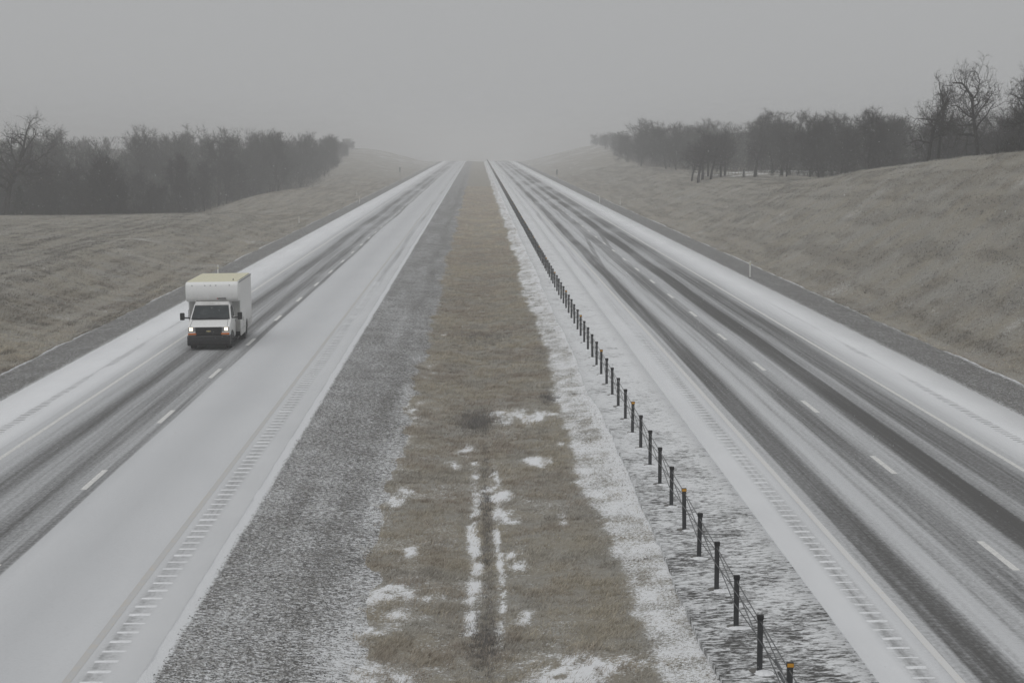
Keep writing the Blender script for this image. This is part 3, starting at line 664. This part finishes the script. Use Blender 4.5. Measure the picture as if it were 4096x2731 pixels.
def skeleton(rs, height, trunk_frac, levels, nsub, spread, gnarl, r0, upright=.35, lean=0):
    """list of (points, radii, level)"""
    out = []
    def grow(p, d, L, r, lev):
        n = 6 if lev == 0 else (5 if lev < 3 else 3)
        pts = [p.copy()]; rad = [r]; dd = d.copy()
        for i in range(n):
            g = gnarl * (0.35 if lev == 0 else 1.0)
            dd = (dd + Vector((rs.gauss(0, g), rs.gauss(0, g), rs.gauss(0, g) + upright * .18 * (lev > 0)))).normalized()
            p = p + dd * (L / n); pts.append(p.copy()); rad.append(r * (1 - (.42 if lev == 0 else .72) * (i + 1) / n))
        out.append((pts, rad, lev))
        if lev >= levels: return
        k = nsub[lev]
        for j in range(k):
            t = (trunk_frac + (1 - trunk_frac) * (j + rs.random() * .8) / k) if lev == 0 else (.25 + .75 * (j + rs.random()) / k)
            t = min(t, .999); i = int(t * n); f = t * n - i; q = pts[i].lerp(pts[i + 1], f)
            dl = (pts[i + 1] - pts[i]).normalized()
            az = j * 2.4 + rs.random() * 1.2; a = dl.cross(Vector((math.cos(az), math.sin(az), .2))).normalized()
            an = spread * (.7 + .6 * rs.random()) * (1.0 if lev else (1.15 - .5 * (t - trunk_frac)))
            nd_ = (dl * math.cos(an) + a * math.sin(an)).normalized()
            Ls = L * ((.58 if lev == 0 else .62) * (.75 + .5 * rs.random())) * (1 - .25 * t)
            grow(q, nd_, Ls, max(.008, rad[i] * (.58 if lev == 0 else .6)), lev + 1)
        if lev == 0:   # leader goes on into the crown
            grow(pts[-1], dd, L * .45, rad[-1], 1)
    grow(Vector((0, 0, -.25)), Vector((lean, rs.uniform(-.05, .05), 1)).normalized(), height * .62, r0, 0)
    return out

def tree_meshes(seed, height, trunk_frac=.3, levels=3, nsub=(9, 5, 4), spread=.85, gnarl=.22, r0=.2, twigs=5, twl=.55, leaf=0, lean=0, upright=.35, tw=.012):
    rs = random.Random(seed); br = skeleton(rs, height, trunk_frac, levels, nsub, spread, gnarl, r0, upright, lean)
    top = max(p.z for b_ in br for p in b_[0]); k = height / top
    tr = PB(); cr = PB()
    for pts, rad, lev in br:
        pts = [Vector((p.x * k, p.y * k, p.z * k)) for p in pts]
        (tr if lev == 0 else cr).tube(pts, rad, 8 if lev == 0 else (5 if lev == 1 else 3))
    tips = [(pts[i] * k, (pts[min(i + 1, len(pts) - 1)] - pts[i - 1]).normalized()) for pts, rad, lev in br if lev >= levels - 1 for i in range(1, len(pts))]
    V = []; F = []
    for p, d in tips:
        for j in range(twigs):
            e = (d * .7 + Vector((rs.gauss(0, .6), rs.gauss(0, .6), rs.gauss(.15, .5)))).normalized() * twl * rs.uniform(.4, 1.2)
            s_ = e.cross(Vector((rs.gauss(0, 1), rs.gauss(0, 1), rs.gauss(0, 1)))).normalized() * tw
            m_ = p + e * .5 + s_ * 3; i = len(V); V += [p - s_, p + s_, m_ + s_ * .6, m_ - s_ * .6, p + e]; F += [(i, i + 1, i + 2, i + 3), (i + 3, i + 2, i + 4)]
    cr.add(V, F)
    lf = PB()
    if leaf:
        low = [t for t in tips if t[0].z < height * .75]
        for q in range(leaf):
            p, d = rs.choice(low); c = p + Vector((rs.gauss(0, .18), rs.gauss(0, .18), rs.gauss(0, .18)))
            a = Vector((rs.gauss(0, 1), rs.gauss(0, 1), rs.gauss(0, 1))).normalized() * .11; b_ = a.cross(Vector((rs.gauss(0, 1), rs.gauss(0, 1), rs.gauss(0, 1)))).normalized() * .06
            lf.add([c - a, c + b_, c + a, c - b_], [(0, 1, 2, 3)])
    return tr, cr, lf

def proto(name, **kw):
    tr, cr, lf = tree_meshes(**kw)
    mk = lambda P_, n, m: (lambda o: (col.objects.unlink(o), o)[1])(P_.build(n, m, None, 0, 2, True))
    return {'trunk': mk(tr, 'trunk', MBARK), 'crown': mk(cr, 'crown', MTWIG), 'leaves': mk(lf, 'leaves', MLEAF) if kw.get('leaf') else None}

def place(pr, name, label, x, y, s, rz, group=None, zoff=0, sz=None):
    t = empty(name, (x, y, gz(x, y) + zoff), rz); t.scale = (s, s, sz or s); tag(t, label, 'tree', group)
    for k in ('trunk', 'crown', 'leaves'):
        if pr.get(k): share(k, pr[k], t)
    return t

# kinds of tree
PT = [proto('t', seed=100 + i, height=10, trunk_frac=.12, levels=3, nsub=(13, 6, 4), spread=.80, gnarl=.17, r0=.16, twigs=5, twl=.8, upright=.55, tw=.016) for i in range(6)]
OAK = [proto('o', seed=300 + i, height=9, trunk_frac=.46, levels=3, nsub=(10, 6, 5), spread=1.08, gnarl=.27, r0=.25, twigs=4, twl=.42, leaf=150, tw=.009) for i in range(4)]

def cedar(seed, h):
    rs = np.random.default_rng(seed); n = 2600
    z = rs.random(n) ** .8 * h; r = (1 - z / h) ** .8 * h * .30 * rs.uniform(.2, 1.05, n) * (0.8 + .4 * np.sin(z * 5 + seed)); a = rs.random(n) * 6.283
    c = np.stack([r * np.cos(a), r * np.sin(a), z + .15], 1)
    d = np.stack([np.cos(a), np.sin(a), rs.normal(.5, .4, n)], 1) * rs.uniform(.12, .34, n)[:, None]
    s_ = np.cross(d, rs.normal(0, 1, (n, 3))); s_ /= np.linalg.norm(s_, axis=1)[:, None] + 1e-6; s_ *= .045
    V = np.stack([c - s_, c + s_, c + d], 1).reshape(-1, 3); F = np.arange(3 * n).reshape(n, 3)
    o = mesh_np('crown', V, F, MCED); col.objects.unlink(o)
    t = PB().tube([(0, 0, -.2), (0, 0, h * .5), (0, 0, h * .95)], [.09, .06, .01], 6).build('trunk', MBARK); col.objects.unlink(t)
    return {'trunk': t, 'crown': o}
CED = [cedar(5, 5), cedar(6, 4)]

# hero oaks on the right-hand hill
place(OAK[0], 'oak_tree', 'bare gnarled oak, lower of the two close-set oaks on the hill crest', 43.1, 174, .74, 0.4, zoff=-.1, sz=.90)
place(OAK[1], 'oak_tree', 'bare gnarled oak, taller of the two close-set oaks on the hill crest', 44.5, 176, .76, 1.9, zoff=-.1, sz=1.1)
place(OAK[2], 'oak_tree', 'tallest bare oak with clinging dead leaves standing at the wood edge on the hill crest', 47.2, 171, .84, 0.9, zoff=-.1, sz=1.24)
place(OAK[3], 'oak_tree', 'bare oak with wide twisted limbs rising out of dense thicket on the hill crest', 46.4, 150, .95, 2.5, zoff=-.1, sz=1.12)
place(OAK[1], 'oak_tree', 'dense bare oak filling the end of the thicket on the high crest', 44.2, 143, .62, 4.0, zoff=-.1, sz=.75)
place(OAK[1], 'oak_tree', 'wide bare oak on the rise before the dark wood, spreading above the other crowns', -61.4, 238, 1.6, 0.6, zoff=-.2, sz=1.66)
place(PT[1], 'bare_tree', 'upright bare tree with fine branches standing just beyond the grassy rise', -50.5, 250, .98, 1.0)
# the grove of short oaks with clear trunks
grove = [(1600, 401, .93, 0), (1609, 408, .98, 3), (1622, 404, .9, 1), (1628, 404, .86, 2), (1651, 404, .84, 0), (1660, 398, .9, 3), (1728, 409, .95, 1), (1790, 404, .92, 2), (1585, 398, .72, 2)]
for i, (px, py, s, v) in enumerate(grove):
    rat = (px - 1096) / 4176; y = 288 + 6 * (i % 3); x = rat * (y + 1.5)
    place(OAK[v], 'grove_oak', 'short bare oak with a clear thick trunk in the grove by the snowy patch', x, y, s, i * 1.3, 'oaks of the grove by the snowy patch', -.1)
for i, (px, s) in enumerate(((1707, .22), (1735, .24), (1772, .30), (1793, .30), (1812, .27), (1832, .20))):
    y = 284 + 3 * (i % 3); x = (px - 1096) / 4176 * y
    t = place(CED[i % 2], 'cedar_shrub', 'small dark cedar shrub at the foot of the grove oaks', x, y, s * 1.15, i, 'cedar shrubs under the grove'); t['category'] = 'shrub'

rs = random.Random(21)
def left_label(x, y, e, s):
    size = 'short' if s < .7 else ('tall' if s > 1.5 else 'slender')
    if y > 620: return size + ' bare tree on top of the misty hill past the dark wood'
    if e - x < 4: return size + ' bare tree along the outer edge of the dark wood, facing the road'
    if y < 285: return size + ' bare tree in the front rank of the dark wood just behind the rise'
    if y < 360: return size + ' bare tree in the middle ranks of the dark wood beyond the rise'
    return size + ' bare tree deep in the dark wood, faded by mist'
def right_label(x, y, e, s):
    size = 'short' if s < .75 else ('tall' if s > 1.12 else 'slender')
    if y > 500: return size + ' bare tree on top of the misty hill past the oak grove'
    if x - e < 4: return size + ' bare tree at the wood edge next to the oak grove'
    if y < 240: return size + ' bare tree behind the hill crest beside the big oaks'
    if y < 330: return size + ' bare tree standing behind the snowy patch of the grove'
    return size + ' bare tree deep in the wood behind the grove, faded by mist'
def tl_left(y): return float(np.interp(y, [240, 320, 400, 450, 750, 900, 1000], [-47, -46, -38, -39.5, -54, -61, -64]))
def tl_right(y): return float(np.interp(y, [150, 200, 300, 380, 450, 560, 700, 900, 1000], [52, 50, 46, 43, 39.5, 44, 51, 58, 61]))
cnt = 0; tries = 0; spots = []
while cnt < 158 and tries < 9000:
    tries += 1
    y = 252 + 720 * rs.random() ** 1.75; vis = -.29 * y - 6; e = tl_left(y)
    if vis > e: continue
    x = e + (vis - e) * rs.random() ** (1.15 if y < 360 else 2.4)
    if any((x - a) ** 2 + (y - b_) ** 2 < 9 for a, b_ in spots): continue
    spots.append((x, y)); cnt += 1
    s = float(np.interp(y, [250, 285, 340, 480, 620, 760, 950], [.92, 1.15, 1.5, 1.5, .98, .62, .42])) * rs.uniform(.62, 1.18)
    if abs(x - e) < 5: s *= .8
    place(PT[rs.randrange(6)], 'bare_tree', left_label(x, y, e, s), x, y, s * .92, rs.random() * 6.28, 'bare trees of the wood beyond the rise', -.1, s)
for i in range(16):
    y = rs.uniform(255, 420); e = tl_left(y); x = e + (-.28 * y - e) * rs.random() * .9
    place(CED[i % 2], 'cedar_tree', 'dark green cedar among the bare trees beyond the grassy rise', x, y, rs.uniform(.9, 1.6), i, 'cedars in the wood beyond the rise')
cnt = 0; spots = []
while cnt < 140:
    y = 190 + 760 * rs.random() ** 1.7; vis = .315 * y + 6; e = tl_right(y)
    if vis < e: continue
    x = e + (vis - e) * rs.random() ** (1.05 if y < 330 else 2.2)
    if any((x - a) ** 2 + (y - b_) ** 2 < 8 for a, b_ in spots): continue
    spots.append((x, y)); cnt += 1
    if 40 < x < 56 and y < 215: continue
    s = float(np.interp(y, [170, 230, 300, 450, 560, 700, 950], [.60, .80, 1.0, 1.02, .92, .75, .5])) * rs.uniform(.7, 1.18)
    place(PT[rs.randrange(6)], 'bare_tree', right_label(x, y, e, s), x, y, s * 1.1, rs.random() * 6.28, 'bare trees of the wood behind the grove', -.1, s)
for i in range(5):
    y = 136 + 5.0 * i + rs.uniform(-2, 2); x = 46 + rs.uniform(-1.5, 4) + .06 * (y - 138)
    place(PT[i % 6], 'bare_tree', 'scrubby bare tree in the thicket under the big oaks on the crest', x, y, rs.uniform(.5, .68) * (1 if y < 158 else .72), i, 'thicket trees on the crest', -.1)
for i in range(8):
    y = rs.uniform(240, 420); e = tl_right(y); x = e + (.30 * y - e) * rs.random()
    place(CED[i % 2], 'cedar_tree', 'dark green cedar among the bare trees behind the oak grove', x, y, rs.uniform(.5, .9), i, 'cedars in the wood behind the grove')

# low tangled brush under both woods
def brush(name, pts, hmin, hmax, per, material, label):
    n = len(pts) * per
    c = np.repeat(pts, per, 0) + np.concatenate([RNG.normal(0, 1.0, (n, 2)), np.zeros((n, 1))], 1)
    hh = RNG.uniform(hmin, hmax, n); base = c.copy(); base[:, 2] += hh * RNG.random(n) * .65
    d = np.stack([RNG.normal(0, .45, n), RNG.normal(0, .45, n), np.ones(n)], 1) * (hh * .42)[:, None]
    s_ = np.stack([RNG.normal(0, 1, n), RNG.normal(0, 1, n), RNG.normal(0, .3, n)], 1); s_ /= np.linalg.norm(s_, axis=1)[:, None]; s_ *= .028
    V = np.stack([base - s_, base + s_, base + d], 1).reshape(-1, 3)
    return tag(mesh_np(name, V, np.arange(3 * n).reshape(n, 3), material), label, 'brush', None, 'stuff')
def scatter(n, y0, y1, pw, ef, vf):
    y = y0 + (y1 - y0) * RNG.random(n) ** pw
    e = np.array([ef(a) for a in y]); v = vf(y); x = e + (v - e) * RNG.random(n) ** 1.2
    return np.stack([x, y, hgt(x, y)], 1)
brush('underbrush', scatter(1600, 250, 800, 1.7, tl_left, lambda y: -.28 * y - 4), 1.2, 4.2, 40, MTWIG, 'tangled dark underbrush between the trees beyond the grassy rise')
brush('underbrush', scatter(1500, 200, 800, 1.5, lambda y: tl_right(y) + 1.5, lambda y: .31 * y + 6), .9, 3.4, 30, MTWIG, 'tangled dark underbrush between the trees behind the grove')
def wood(name, pts, hmin, hmax, per, label):
    n = len(pts); big = np.repeat(pts, per, 0); hh = np.repeat(RNG.uniform(hmin, hmax, n), per); N_ = n * per
    u_ = RNG.random(N_) ** .7; rr = hh * .34 * np.sqrt(np.clip(1 - (2 * np.clip(u_, .2, 1) - 1.15) ** 2, .04, 1)) * RNG.random(N_) ** .5; a = RNG.random(N_) * 6.283
    c = big + np.stack([rr * np.cos(a), rr * np.sin(a), hh * u_], 1)
    d = np.stack([np.cos(a) * .5, np.sin(a) * .5, RNG.uniform(.2, 1.1, N_)], 1) * RNG.uniform(.4, 1.1, N_)[:, None]
    w_ = RNG.normal(0, 1, (N_, 3)); w_ /= np.linalg.norm(w_, axis=1)[:, None]; w_ *= .035
    V = np.stack([c - w_, c + w_, c + d], 1).reshape(-1, 3)
    return tag(mesh_np(name, V, np.arange(3 * N_).reshape(N_, 3), MTWIG), label, 'wood', None, 'stuff')
wood('distant_wood', scatter(330, 460, 1000, 1.0, lambda y: tl_left(y) - 2, lambda y: np.array([tl_left(a) for a in y]) - 34), 2.5, 5.5, 420, 'misty bare wood fading away along the far hill beyond the dark wood')
wood('distant_wood', scatter(330, 440, 1000, 1.0, lambda y: tl_right(y) + 2, lambda y: np.array([tl_right(a) for a in y]) + 40), 3, 7, 420, 'misty bare wood fading away along the far hill past the oak grove')
wood('dense_wood', scatter(150, 345, 470, 1.0, lambda y: tl_left(y) - 3, lambda y: -.28 * y - 4), 8, 14.5, 800, 'even grey mass of bare crowns behind the front trees of the dark wood')
wood('dense_wood', scatter(130, 345, 480, 1.0, lambda y: tl_right(y) + 4, lambda y: .30 * y + 4), 6, 10, 700, 'even grey mass of bare crowns behind the oak grove')
pt = scatter(110, 132, 160, 1.0, lambda y: 44.5 + .05 * (y - 138), lambda y: .31 * y + 4); brush('thicket', pt, 1.0, 3.4, 60, MTWIG, 'dense grey thicket under the big oaks on the crest')

# ------------------------------------------------------------------ grass, weeds, stones
MGR, nt, b = newmat('frosted_dead_grass', .9, spec=.15)
setc(nt, b, attr(nt, 'tint').outputs['Color'])

def tufts(name, P_, H_, nb, spread, width, base, tip, label, lean=(0.25, 0.0)):
    n = len(P_); N_ = n * nb
    c = np.repeat(P_, nb, 0); h = np.repeat(H_, nb) * RNG.uniform(.55, 1.15, N_)
    off = RNG.normal(0, 1, (N_, 2)) * (np.repeat(H_, nb) * spread)[:, None]
    c = c + np.concatenate([off, np.zeros((N_, 1))], 1); c[:, 2] -= .015
    d = np.stack([RNG.normal(lean[0], .55, N_), RNG.normal(lean[1], .55, N_), np.ones(N_)], 1); d /= np.linalg.norm(d, axis=1)[:, None]; d *= h[:, None]
    a = RNG.random(N_) * 6.283; s_ = np.stack([np.cos(a), np.sin(a), 0 * a], 1) * (width * RNG.uniform(.6, 1.3, N_))[:, None]
    V = np.stack([c - s_, c + s_, c + d], 1).reshape(-1, 3)
    jit = RNG.uniform(.8, 1.2, (N_, 1)) * np.repeat(RNG.uniform(.68, 1.28, (n, 1)), nb, 0); bc = np.repeat(base, nb, 0) * jit; tc = np.repeat(tip, nb, 0) * jit
    C = np.stack([bc, bc, tc], 1).reshape(-1, 3)
    o = mesh_np(name, V, np.arange(3 * N_).reshape(N_, 3), MGR, None, False, None, C)
    return tag(o, label, 'grass', None, 'stuff')

def grass_colours(X, Y, seed, kx=2.2, ky=3.0):
    a = fbm(X / kx, Y / ky, seed, 4)[:, None]; b_ = fbm(X / 1.1, Y / 1.6, seed + 9, 3)[:, None]
    tan = np.array([.530, .462, .345]); brown = np.array([.400, .325, .250]); grey = np.array([.400, .388, .355])
    c = tan * (1 - smooth(.35, .65, a)) + brown * smooth(.35, .65, a)
    c = c * (1 - .65 * smooth(.45, .72, b_)) + grey * .65 * smooth(.45, .72, b_)
    return c * .66, c * .62 + np.array([.64, .63, .60]) * .50

# median
def pts_median(n, y0, y1, pw):
    y = y0 + (y1 - y0) * RNG.random(n) ** pw; x = RNG.uniform(-3.4, 4.3, n); return x, y
x, y = pts_median(210000, 27, 420, 2.9)
s = med_snow(x, y); cov = med_cov(x, y)
clump = fbm(x * 2.6, y * 1.9, 93, 3)
keep = (RNG.random(len(x)) < np.clip(.25 + 2.6 * (clump - .28), .12, 1)) & (RNG.random(len(x)) < np.clip(1.2 - 1.75 * s, .04, 1)) & (RNG.random(len(x)) < cov) & (RNG.random(len(x)) < 1 - .93 * smooth(-.1, .2, x - gr_edge(y)))
x, y = x[keep], y[keep]; bc, tc = grass_colours(x, y, 201)
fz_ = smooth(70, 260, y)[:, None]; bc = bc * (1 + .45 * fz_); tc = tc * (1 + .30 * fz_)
P_ = np.stack([x, y, med_z(x, y)], 1)
hh = (.03 + .19 * np.clip(fbm(x * 2.6, y * 1.9, 93, 3) - .22, 0, 1) + .06 * fbm(x / .9, y / 1.2, 77, 3)) * RNG.uniform(.7, 1.3, len(x)) * np.interp(y, [30, 120], [1, 1.5])
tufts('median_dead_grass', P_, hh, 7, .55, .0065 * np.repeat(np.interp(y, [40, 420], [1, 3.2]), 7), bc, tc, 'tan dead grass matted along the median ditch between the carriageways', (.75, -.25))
# short stubble poking through the snow strip and grit
x = RNG.uniform(3.0, 4.4, 26000); y = 28 + 110 * RNG.random(26000) ** 1.6
k = (RNG.random(len(x)) < .25 + .75 * smooth(.42, .62, fbm(x * 1.6, y * 1.1, 61, 4) * -1 + 1.02)); x, y = x[k], y[k]
tufts('stubble', np.stack([x, y, med_z(x, y)], 1), RNG.uniform(.025, .06, len(x)), 3, .5, .008, np.tile([[.16, .15, .135]], (len(x), 1)), np.tile([[.24, .23, .21]], (len(x), 1)), 'short dark stubble poking through the snow strip beside the apron', (.5, 0))
# grey weeds in the ditch
def weeds(cx_, cy_, rx, ry, n, h, label):
    a = RNG.normal(0, .5, (n, 2)); x = cx_ + a[:, 0] * rx; y = cy_ + a[:, 1] * ry
    tufts('weed_patch', np.stack([x, y, med_z(x, y)], 1), RNG.uniform(.5, 1, n) * h, 8, .28, .006, np.tile([[.17, .16, .15]], (n, 1)), np.tile([[.28, .27, .26]], (n, 1)), label, (.1, -.05))
weeds(-.10, 65.3, .75, 2.3, 420, .34, 'grey dead weeds in a dark clump beside the snow bay in the median')
weeds(.05, 94, 1.6, 4.0, 420, .24, 'grey dead weeds in a faint patch far along the median')
weeds(.12, 36.0, .42, 2.2, 300, .17, 'grey dead weeds at the end of the snow strip in the ditch')
weeds(.22, 46.5, .14, 16, 380, .20, 'grey dead weeds in a line along the snow strip in the ditch')
weeds(2.75, 70.5, .35, 1.6, 120, .24, 'dead weeds at the edge of the median by the snow bay')

# hillsides
def hill_grass(name, n, y0, y1, pw, xin, xmax, seed, label, hscale):
    y = y0 + (y1 - y0) * RNG.random(n) ** pw; xo = xmax(y); x = xin(y) + (xo - xin(y)) * RNG.random(n)
    s = hill_snow_haze(x, y); k = RNG.random(n) < np.clip(1.6 - 3.0 * s, .05, 1); x, y = x[k], y[k]
    bc, tc = grass_colours(x + y / 12, y, seed, 5, 4); g_ = smooth(-.2, 1.6, hgt(x, y))[:, None] * .75
    grey = np.array([.300, .299, .287]); bc = bc * (1 - g_) + grey * .88 * g_; tc = tc * (1 - g_) + grey * 1.2 * g_
    st = hill_streak(x, y)[:, None]; fr = smooth(.56, .75, fbm(x / 2.4 + y / 30, y / 2.0, seed + 5, 4))[:, None]
    sh = .48 + .66 * smooth(.36, .60, st); bc = bc * sh; tc = tc * sh * (1 - .5 * fr) + np.array([.62, .62, .61]) * .5 * fr
    hh = (.07 + .17 * fbm(x / 1.4 + y / 14, y / 1.3, seed + 2, 3)) * hscale * RNG.uniform(.7, 1.3, len(x)) * (.7 + .6 * (1 - sh[:, 0] / 1.3))
    tufts(name, np.stack([x, y, hgt(x, y)], 1), hh, 4, .55, .013, bc, tc, label, (.8, .1))
hill_grass('hillside_grass', 85000, 66, 236, 1.25, lambda y: -20.85 - ragged(y, 21), lambda y: -.275 * y - 3, 401, 'frosted dry grass over the slope beside the truck carriageway', 1.0)
hill_grass('hillside_grass', 80000, 58, 250, 1.25, lambda y: 22.85 + ragged(y, 22), lambda y: np.minimum(.325 * y + 2, 42), 402, 'frosted dry grass over the hill beside the empty carriageway', 1.0)
hill_grass('far_grass', 40000, 236, 520, 1.3, lambda y: -20.9 + 0 * y, lambda y: -.8 - .0 * y - np.interp(y, [236, 400, 520], [52, 38, 38]), 403, 'pale dry grass on the rolling ground before the misty hill', 1.25)
hill_grass('far_grass', 40000, 250, 520, 1.3, lambda y: 22.9 + 0 * y, lambda y: np.interp(y, [250, 400, 520], [48, 42, 38]), 404, 'pale dry grass on the slope round the oak grove', 1.2)

# loose stones on the near gravel
MST, nt, b = newmat('loose_stone', .85); setc(nt, b, attr(nt, 'tint').outputs['Color'])
def stones(name, x, y, z, r, label):
    n = len(x); D = np.array([(1, 0, 0), (-1, 0, 0), (0, 1, 0), (0, -1, 0), (0, 0, .8), (0, 0, -.6)], float)
    T_ = np.array([(0, 2, 4), (2, 1, 4), (1, 3, 4), (3, 0, 4), (2, 0, 5), (1, 2, 5), (3, 1, 5), (0, 3, 5)])
    a = RNG.random(n) * 6.283; ca, sa = np.cos(a), np.sin(a)
    V = D[None] * RNG.uniform(.55, 1.25, (n, 6, 1)) * r[:, None, None]
    V = np.stack([V[..., 0] * ca[:, None] - V[..., 1] * sa[:, None], V[..., 0] * sa[:, None] + V[..., 1] * ca[:, None], V[..., 2]], -1) + np.stack([x, y, z], 1)[:, None, :]
    F = (T_[None] + (np.arange(n) * 6)[:, None, None]).reshape(-1, 3)
    g_ = RNG.uniform(.05, .22, (n, 1)) ** 1.0 * np.array([[1, .98, .95]]); C = np.repeat(g_, 6, 0)
    tag(mesh_np(name, V.reshape(-1, 3), F, MST, None, False, None, C), label, 'gravel', None, 'stuff')
n = 12000; y = 28 + 62 * RNG.random(n) ** 1.5; x = -6.0 + 3.4 * RNG.random(n)
stones('loose_gravel', x, y, med_z(x, y) + .008, RNG.uniform(.008, .026, n), 'loose dark stones showing through snow on the median gravel')

# ------------------------------------------------------------------ falling snow and haze
MFL, nt, b = newmat('snowflake', .9, (.85, .86, .88))
n = 15000
fy = 9 + 130 * RNG.random(n) ** .8; fx = RNG.uniform(-1, 1, n) * (4 + fy * .34); fz = RNG.uniform(.2, 16.5, n)
r = RNG.uniform(.004, .0095, n) * np.interp(fy, [9, 40, 140], [.55, 1, 1.6])
D = np.array([(1, 0, 0), (-.5, .87, 0), (-.5, -.87, 0), (0, 0, 1), (0, 0, -1)], float); T_ = np.array([(0, 1, 3), (1, 2, 3), (2, 0, 3), (1, 0, 4), (2, 1, 4), (0, 2, 4)])
V = D[None] * r[:, None, None] * RNG.uniform(.6, 1.3, (n, 5, 1)) + np.stack([fx, fy, fz], 1)[:, None, :]
tag(mesh_np('falling_snow', V.reshape(-1, 3), (T_[None] + (np.arange(n) * 5)[:, None, None]).reshape(-1, 3), MFL), 'small snowflakes drifting through the air over the road', 'snow', None, 'stuff')

hz = bpy.data.materials.new('mist'); hz.use_nodes = True; nt = hz.node_tree; nt.nodes.clear()
ou = nt.nodes.new('ShaderNodeOutputMaterial'); pv = nt.nodes.new('ShaderNodeVolumePrincipled')
pv.inputs['Color'].default_value = (.97, .972, .975, 1); pv.inputs['Density'].default_value = 0.00112; pv.inputs['Anisotropy'].default_value = 0.0
nt.links.new(pv.outputs[0], ou.inputs['Volume'])
h = PB().box(-1600, 1600, -60, 4300, -34, 21).build('haze', hz); tag(h, kind='stuff')
